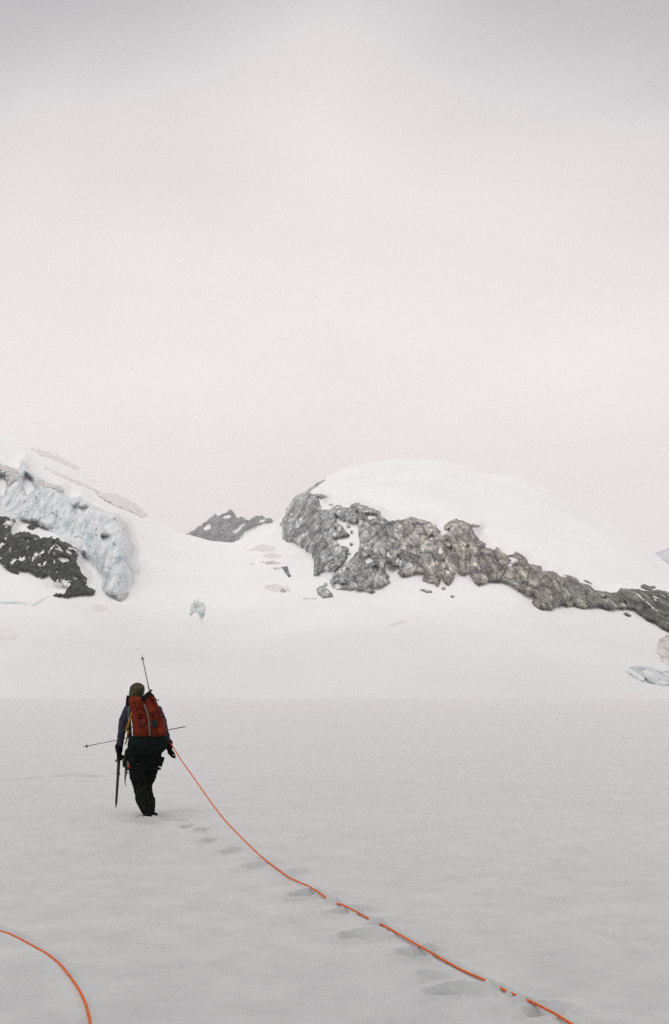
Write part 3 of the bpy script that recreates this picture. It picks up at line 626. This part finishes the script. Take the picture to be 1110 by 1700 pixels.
b = bmesh.new()          # trousers
chain(b, [hipL, J(228, 1286, .0), kneL, J(236.5, 1328, -.05), J(245, 1346, -.10)], [.125, .112, .090, .092, .080])
chain(b, [hipR, J(248, 1284, .12), kneR, J(245, 1322, .27), J(249, 1336, .30)], [.120, .104, .076, .076, .07])
chain(b, [J(226, 1246, .02), J(253, 1246, .03)], [.135, .135]); chain(b, [hipL, hipR], [.130, .128]); chain(b, [J(228, 1238, .03), J(250, 1238, .04)], [.13, .13])
fused('trousers', b, M_trouser, person, .009, 4, (.012, 10, 14, 15))
for (a1, t1) in ((ankL, toeL), (ankR, toeR)):
    b = bmesh.new(); d = (t1-a1); d.z = 0; d.normalize()
    chain(b, [a1+Vector((0, 0, .10)), a1+Vector((0, 0, .02)), a1-d*.05-Vector((0, 0, .05))], [.068, .072, .060]); chain(b, [a1-d*.05-Vector((0, 0, .05)), a1+d*.10-Vector((0, 0, .055)), a1+d*.20-Vector((0, 0, .065))], [.052, .050, .042])
    bt = fused('boot', b, M_boot, person, .008, 3, (.004, 20, 20, 2))
    b = bmesh.new(); boxm(b, a1+d*.07-Vector((0, 0, .105)), (.095, .31, .022), d.to_track_quat('Y', 'Z')); bmesh.ops.bevel(b, geom=b.edges[:], offset=.008, segments=2, affect='EDGES')
    obj('sole', b, M_trouser, bt, False)
b = bmesh.new()          # olive hat pulled over the ears
ellipsoid(b, head+Vector((0, -.004, .030)), (.106, .118, .094)); chain(b, [head+Vector((-.015, -.045, -.055)), head+Vector((-.0, -.05, -.01))], [.090, .092])
ellipsoid(b, head+Vector((-.004, -.012, -.012)), (.109, .100, .065))
hat = fused('hat', b, M_hat, person, .007, 4, (.006, 18, 26, 21))

def hand(name, wrist, palm_dir, side, curl, parent, width=.078):
    """gloved hand: palm, five fingers with knuckles, thumb from the side of the palm"""
    b = bmesh.new(); pd = Vector(palm_dir).normalized(); sd_ = Vector(side).normalized(); sd_ = (sd_-pd*sd_.dot(pd)).normalized(); nrm = pd.cross(sd_).normalized()
    kn = wrist+pd*.085
    for j in range(4):
        o_ = (j-1.5)*width/4.0*1.05
        capsule(b, wrist+sd_*o_*.7+pd*.01, kn+sd_*o_, .023, .019)
    lens = (.042, .047, .044, .034)
    for j in range(4):
        p = kn+sd_*((j-1.5)*width/4.0*1.12); dirv = pd.copy(); pts = [p]; an = 0
        for seg in range(3):
            an += R(curl[0]+curl[1]*seg+(j*4)); dv = (pd*math.cos(an)+nrm*math.sin(an)); p = p+dv*lens[j]*(1, .68, .55)[seg]; pts.append(p)
        chain(b, pts, [.0148, .0138, .0125, .011])
    tb = wrist+pd*.03-sd_*(width*.42)
    chain(b, [tb, tb-sd_*.022+pd*.028+nrm*.012, tb-sd_*.020+pd*.058+nrm*.032, tb-sd_*.010+pd*.078+nrm*.045], [.018, .0155, .0135, .011])
    capsule(b, wrist-pd*.055, wrist+pd*.01, .056, .046)       # cuff
    return fused(name, b, M_glove, parent, .0045, 2, (.0015, 40, 40, 31))
hand('glove', wrL, J(198, 1262, .12)-wrL, (.25, 1, 0), (42, 20), person, .092)
hand('glove', wrR, J(282.5, 1256, .09)-wrR, (-.5, .85, 0), (14, 13), person, .098)
# harness
harness = bmesh.new()
tube(harness, [pel+Vector((.185*math.sin(t), .03+.175*math.cos(t), .02)) for t in np.linspace(0, 2*math.pi, 36)], .020)
hs = obj('harness', harness, M_strap, person)
for s, hp in ((-1, hipL), (1, hipR)):
    b = bmesh.new(); tube(b, [hp+Vector((.135*math.sin(t), .01+.140*math.cos(t), -.08-.02*s*math.sin(t))) for t in np.linspace(0, 2*math.pi, 30)], .014); obj('leg_loop', b, M_strap, hs)
b = bmesh.new()          # stuffed pouch and folded layers on the right hip
chain(b, [J(263, 1256, .0), J(264, 1268, .01)], [.040, .034]); boxm(b, J(265, 1264, .02), (.065, .09, .13), Vector((.25, .1, 1)).to_track_quat('Z', 'Y'))
fused('hip_pouch', b, M_black, hs, .006, 3, (.005, 20, 20, 3))
b = bmesh.new(); chain(b, [J(211, 1247, -.02), J(210, 1258, -.02), J(208.5, 1270, -.01)], [.034, .038, .022]); boxm(b, J(207.5, 1266, -.01), (.045, .05, .10))
fused('hip_pouch', b, M_black, hs, .006, 3, (.005, 20, 20, 3))

# ------------------------------------------------------------------ the backpack
packo = J(245, 1250, -.16); pack = empty('backpack', packo)
tag(pack, "bulging red-orange backpack with a black base on the walker's back", 'backpack')
def loft(rows, seed, fold, name, m, parent, nseg=72, cap=True, cy=None):
    """rows: (py, x left, x right, front d, back d)"""
    pys = np.array([r[0] for r in rows], float); Rr = np.array(rows, float)
    n = 46; q = np.linspace(pys[0], pys[-1], n); V = []
    for i, y in enumerate(q):
        xl = np.interp(y, pys, Rr[:, 1]); xr = np.interp(y, pys, Rr[:, 2]); df = np.interp(y, pys, Rr[:, 3]); db = np.interp(y, pys, Rr[:, 4])
        for k_ in range(nseg):
            t = 2*math.pi*k_/nseg; c, s = math.cos(t), math.sin(t); e = .72
            ex = math.copysign(abs(c)**e, c); ey = math.copysign(abs(s)**e, s)
            x = (xl+xr)/2+ex*(xr-xl)/2; d = (df+db)/2+ey*(df-db)/2
            if fold:
                w_ = max(0, -s)
                an = math.atan2(y-1150, x-246); rd = math.hypot(y-1150, x-246)
                f_ = float(fbm(np.array([an*5.5]), np.array([rd*.035]), 3, seed)[0]); f2 = float(fbm(np.array([x*.09]), np.array([y*.07]), 3, seed+4)[0])
                d -= (.15*f_*math.exp(-rd/50)*w_ + .07*f2*w_)
                d += .026*math.exp(-((x-(240+8*min(1, (y-1170)/40.)))/2.6)**2)*w_
            V.append(J(x, y, d))
    V = np.array(V); me = npmesh(name, V-np.array(parent.location)*0, gridfaces(n, nseg, True))
    bm_ = bmesh.new(); bm_.from_mesh(me); bm_.verts.ensure_lookup_table()
    for ring in (range(nseg), range((n-1)*nseg, n*nseg)):
        vs = [bm_.verts[i] for i in ring]; c_ = bm_.verts.new(sum((v_.co for v_ in vs), Vector())/len(vs)); bm_.verts.ensure_lookup_table()
        for i in range(nseg): bm_.faces.new((vs[i], vs[(i+1) % nseg], c_))
    bmesh.ops.recalc_face_normals(bm_, faces=bm_.faces); bm_.to_mesh(me); bm_.free()
    return link(name, me, m, parent)
loft([(1154.5, 226, 250, -.13, -.20), (1156, 217, 254, -.08, -.26), (1160, 213.5, 257.5, -.05, -.30), (1170, 214, 262.5, -.02, -.33), (1182, 216, 267.5, -.01, -.345), (1195, 218, 271.5, .0, -.35), (1207, 219.5, 274.5, .0, -.355), (1218, 220, 276, .0, -.35), (1223, 220, 276, .0, -.335)],
     7, True, 'pack_body', M_red, pack)
loft([(1221.5, 217, 276.5, .0, -.34), (1226, 213, 277, .0, -.35), (1236, 211, 277, .0, -.34), (1244, 212, 275, -.01, -.31), (1249, 216, 270, -.03, -.25), (1252, 226, 258, -.08, -.20)], 17, False, 'pack_base', M_black, pack)
b = bmesh.new(); chain(b, [J(241, 1157, -.22), J(247, 1153.5, -.19), J(253, 1157, -.17)], [.035, .045, .030]); chain(b, [J(232, 1158, -.20), J(239, 1160, -.27), J(246, 1157, -.25)], [.030, .045, .035])
fused('drawstring_collar', b, M_black, pack, .006, 3, (.006, 25, 25, 6))
def packz(x, y):  # back face depth of the pack
    return float(np.interp(y, [1156, 1160, 1170, 1182, 1195, 1207, 1218], [-.27, -.31, -.33, -.345, -.35, -.355, -.35]))
def ribbon(name, pts, wd, th, m, parent):
    bm_ = bmesh.new(); pv = [Vector(p) for p in pts]; rings = []
    for i, p in enumerate(pv):
        t = (pv[min(i+1, len(pv)-1)]-pv[max(i-1, 0)]).normalized(); nn = Vector((0, -1, 0)); sd_ = t.cross(nn).normalized(); nn = sd_.cross(t).normalized()
        rings.append([bm_.verts.new(p+sd_*a*wd/2+nn*c*th/2) for a, c in ((-1, -1), (1, -1), (1, 1), (-1, 1))])
    for i in range(len(rings)-1):
        for k_ in range(4): bm_.faces.new((rings[i][k_], rings[i][(k_+1) % 4], rings[i+1][(k_+1) % 4], rings[i+1][k_]))
    bm_.faces.new(rings[0][::-1]); bm_.faces.new(rings[-1]); return obj(name, bm_, m, parent, False)
zp = [(239, 1170), (242, 1177), (245, 1185), (247, 1194), (248, 1204), (248.5, 1213), (248.7, 1221)]
ribbon('zip', [J(x, y, packz(x, y)-.018) for x, y in zp], .013, .03, M_zip, pack)
b = bmesh.new(); ellipsoid(b, J(256.5, 1201, -.352), (.040, .016, .055)); obj('emblem', b, M_teal, pack)['label'] = 'round dark teal patch on the red fabric'
b = bmesh.new(); ellipsoid(b, J(237, 1200, -.350), (.052, .018, .05)); obj('pocket', b, cloth('pack_dark_red', (.10, .022, .014), .3), pack)
yc = [J(x, y, d) for x, y, d in [(219, 1179, -.26), (216.5, 1190, -.27), (214, 1199, -.27), (211.5, 1207, -.26), (208.5, 1213, -.24)]]
b = bmesh.new(); tube(b, yc, [.008, .013, .018, .020, .016]); tube(b, [J(213, 1212, -.25), J(211, 1222, -.24), J(209.5, 1231, -.22), J(207, 1236, -.21)], [.016, .011, .010, .008]); obj('cord', b, M_yellow, pack)
for x0, x1 in ((222, 214), (250, 258)):
    ribbon('shoulder_strap', [J(x0, 1160, -.03), J(x0*.6+x1*.4, 1161, .12), J(x1, 1170, .27), J(x1, 1190, .31), J(x1, 1208, .22), J(x1+(x0-x1)*.2, 1220, .05), J(x1, 1224, -.05)], .055, .022, M_strap, pack)
b = bmesh.new(); tube(b, [pel+Vector((.20*math.sin(t), .00+.20*math.cos(t), .085)) for t in np.linspace(0, 2*math.pi, 36)], .026); obj('hip_belt', b, M_strap, pack)
ribbon('compression_strap', [J(271, 1190, -.12), J(272, 1191, -.28), J(264, 1190, -.362)], .016, .006, M_strap, pack)
ribbon('compression_strap', [J(217, 1222, -.34), J(216, 1214, -.25), J(218, 1206, -.10)], .016, .006, M_strap, pack)
b = bmesh.new(); tube(b, [J(257, 1158, -.2), J(260, 1163, -.2), J(262.5, 1163.5, -.2), J(263, 1161, -.2)], .006); obj('strap_end', b, M_strap, pack)
# teal edge strap on the left of the pack
ribbon('side_strap', [J(213, 1173, -.14), J(212.5, 1185, -.18), J(213, 1198, -.2)], .014, .008, cloth('pale_teal_strap', (.10, .17, .17), .2), pack)

# ------------------------------------------------------------------ poles and ice axe
def pole(tip, end, label, grip=True, basket=.045, rad=.0075):
    a = Vector(tip); e = Vector(end); t = empty('trekking_pole', a); tag(t, label, 'trekking pole')
    d = (e-a).normalized(); b_ = bmesh.new(); Ln = (e-a).length
    tube(b_, [a+d*.05, a+d*Ln*.45, a+d*Ln*.455, a+d*(Ln-.13)], [rad*.8, rad*.8, rad, rad*1.15]); obj('shaft', b_, M_pole, t)
    b_ = bmesh.new(); tube(b_, [a, a+d*.012, a+d*.055], [.0025, .004, .006]); obj('tip', b_, M_metal, t)
    b_ = bmesh.new(); q = d.to_track_quat('Z', 'Y')
    for ring_r, hh in ((basket, .0),):
        tube(b_, [a+d*.055+q @ Vector((.010, 0, -.006)), a+d*.060, a+d*.075], [basket*.55, basket*.5, .010], 16)
        for k_ in range(4):
            w_ = q @ Vector((math.cos(k_*math.pi/2+.5), math.sin(k_*math.pi/2+.5), 0)); tube(b_, [a+d*.060, a+d*.052+w_*basket], [.006, .005])
    obj('basket', b_, M_shaft, t)
    if not grip:
        b_ = bmesh.new(); tube(b_, [e-d*.14, e-d*.01, e], [rad*1.1, rad*1.1, rad*.6]); obj('shaft_end', b_, M_metal, t); return t
    b_ = bmesh.new(); tube(b_, [e-d*.135, e-d*.12, e-d*.07, e-d*.02, e], [.010, .0145, .013, .0165, .012], 12); obj('grip', b_, M_shaft, t)
    return t
pole(J(235, 1087, -.16), J(258, 1196, -.30+.22), 'thin pole strapped upright on the red backpack, its basket pointing at the sky', basket=.022, rad=.0085)
b = bmesh.new(); tube(b, [J(247.5, 1152, -.155), J(249, 1148, -.15), J(251, 1145.5, -.15), J(252.5, 1146.2, -.15)], [.016, .016, .011, .009]); obj('pole_strap', b, M_strap, pack)
pl = J(137, 1240, .34); pr = J(308, 1206, .28)
t = pole(pl, pr, "thin pole held level across the front of the walker, sticking out on both sides", grip=False, basket=.024, rad=.0065)
def make_axe():
    top = J(197.2, 1260, .15); bot = J(192, 1343, .10); d = (bot-top).normalized()
    t = empty('ice_axe', bot); tag(t, "straight black ice axe held by its head in the walker's left hand, spike down", 'ice axe')
    b_ = bmesh.new(); tube(b_, [top+d*.01, top+d*.2, top+d*.22, bot-d*.06], [.023, .022, .020, .015], 12); obj('shaft', b_, M_shaft, t)
    b_ = bmesh.new(); tube(b_, [bot-d*.07, bot-d*.05, bot], [.014, .010, .002], 10); obj('spike', b_, M_metal, t)
    b_ = bmesh.new(); f = Vector((.12, 1, 0)).normalized()
    pts = [top+f*x_+Vector((0, 0, z_)) for x_, z_ in ((-.11, -.02), (-.05, .004), (0, .012), (.06, .006), (.12, -.018), (.17, -.05))]
    tube(b_, pts, [.016, .012, .013, .010, .007, .003], 8); obj('axe_head', b_, M_metal, t)
    b_ = bmesh.new(); tube(b_, [top+d*.195+Vector((-.014, 0, 0)), top+d*.20+Vector((.028, 0, 0))], [.014, .012]); tube(b_, [top+d*.19, top+d*.215], .020, 12); obj('slider_ring', b_, M_shaft, t)
    return t
make_axe()
# gear hanging from the left of the harness
def quickdraw(px, y0, y1, d, label, tape, hook=True):
    a = J(px, y0, d); e = J(px-.3, y1, d); t = empty('quickdraw', e); tag(t, label, 'climbing gear', 'gear hanging from the harness'); dv = (e-a).normalized(); Ln = (e-a).length
    def ring(c, h, w_):
        return [c+dv*h*math.sin(q)+Vector((w_*math.cos(q), 0, 0)) for q in np.linspace(0, 2*math.pi, 20)]
    b_ = bmesh.new(); tube(b_, ring(a+dv*.045, .045, .022), .006, 6); obj('carabiner', b_, M_metal, t)
    if hook:
        b_ = bmesh.new(); tube(b_, ring(e-dv*.04, .04, .02), .006, 6); obj('carabiner', b_, M_metal, t)
    ribbon('sling', [a+dv*.07, (a+e)/2+Vector((.01, -.01, 0)), e-dv*.07], .026, .012, tape, t)
    return t
quickdraw(206, 1258, 1274, -.02, 'dark sling with metal clip hanging nearest the left hand', M_strap)
quickdraw(213, 1262, 1284, -.06, 'red-taped clip hanging close against the left thigh', M_redbit)
t = empty('ice_tool', J(208, 1305, -.02)); tag(t, 'slim metal piton with a curved point hanging lowest from the walker\'s left hip', 'climbing gear', 'gear hanging from the harness')
b = bmesh.new(); tube(b, [J(210, 1264, -.02), J(209.5, 1273, -.02), J(208.5, 1282, -.02)], [.010, .018, .016]); obj('sling', b, M_strap, t)
b = bmesh.new(); tube(b, [J(208.6, 1280, -.02), J(208, 1288, -.02), J(207.2, 1295, -.02), J(207.6, 1301, -.02), J(209, 1306, -.02)], [.020, .015, .009, .006, .003]); obj('blade', b, M_metal, t)
b = bmesh.new(); tube(b, [J(213.5, 1271, -.06)+Vector((.018*math.cos(q), 0, .026*math.sin(q))) for q in np.linspace(0, 2*math.pi, 18)], .006, 6); obj('ring', b, M_metal, t)

# ------------------------------------------------------------------ ropes
RR = .0072
# hanging part: from the harness front round the right hip, then sagging down to the snow
x0, y0 = ground_hit(*ROPE_PX[0]); 
hang_px = [(284, 1236), (300, 1261), (322, 1292), (345, 1325), (370, 1358), (400, 1390), (430, 1419), (455, 1439)]
hy0 = PY-.05
pts = [J(246, 1246, .24), J(262, 1240, .23), J(276, 1234, .12)]
for i, (x, y) in enumerate(hang_px):
    s_ = i/(len(hang_px)); s_ = s_**1.0; pts.append(P3(x, y, hy0+(y0-hy0)*s_))
hang = catmull(pts, 8)
lay = []
for (x, y) in ROPE_PX:
    X_, Y_ = ground_hit(x, y); lay.append(Vector((X_, Y_, 0)))
lay = catmull(lay, 40)
gnd = G(np.array([p.x for p in lay]), np.array([p.y for p in lay]))
def ksm(a, k_): 
    w_ = np.ones(k_)/k_; return np.convolve(np.pad(a, k_//2, 'edge'), w_, 'valid')[:len(a)]
LU = LUMPS[:]; LUMPS.clear()
gl = G(np.array([p.x for p in lay]), np.array([p.y for p in lay]), True); LUMPS.extend(LU)
gmx = np.array([gl[max(0, i-14):i+15].max() for i in range(len(gl))]); gtop = ksm(gmx, 31)          # a taut rope bridges the holes
for p, z_ in zip(lay, gtop): p.z = z_+RR*1.3
allp = hang[:-1]+lay
b = bmesh.new(); tube(b, allp, RR, 8)
rope = obj('rope', b, M_rope)
tag(rope, "long orange rope sagging from the walker's right hip and crossing the snow", 'rope')
lay2 = catmull([Vector((*ground_hit(x, y), 0)) for x, y in R2], 30)
g2 = ksm(G(np.array([p.x for p in lay2]), np.array([p.y for p in lay2])), 9)
for p, z_ in zip(lay2, g2): p.z = z_+RR*.35
b = bmesh.new(); tube(b, lay2, RR, 8)
tag(obj('rope', b, M_rope), 'short curve of dark orange rope on the snow in the lower left corner', 'rope')

# ------------------------------------------------------------------ haze
hz = bpy.data.materials.new('haze'); hz.use_nodes = True; hn = hz.node_tree.nodes; hn.remove(hn['Principled BSDF'])
pv = hn.new('ShaderNodeVolumePrincipled'); pv.inputs['Density'].default_value = .00015; pv.inputs['Color'].default_value = (.985, .965, .95, 1); pv.inputs['Anisotropy'].default_value = .2
hz.node_tree.links.new(pv.outputs[0], hn['Material Output'].inputs['Volume'])
b = bmesh.new(); v = bmesh.ops.create_cube(b, size=1)['verts']
bmesh.ops.transform(b, matrix=Matrix.Translation((0, 0, 448)) @ Matrix.Diagonal((6400, 6400, 900, 1)), verts=v)
tag(obj('haze', b, hz, None, False), kind='stuff')
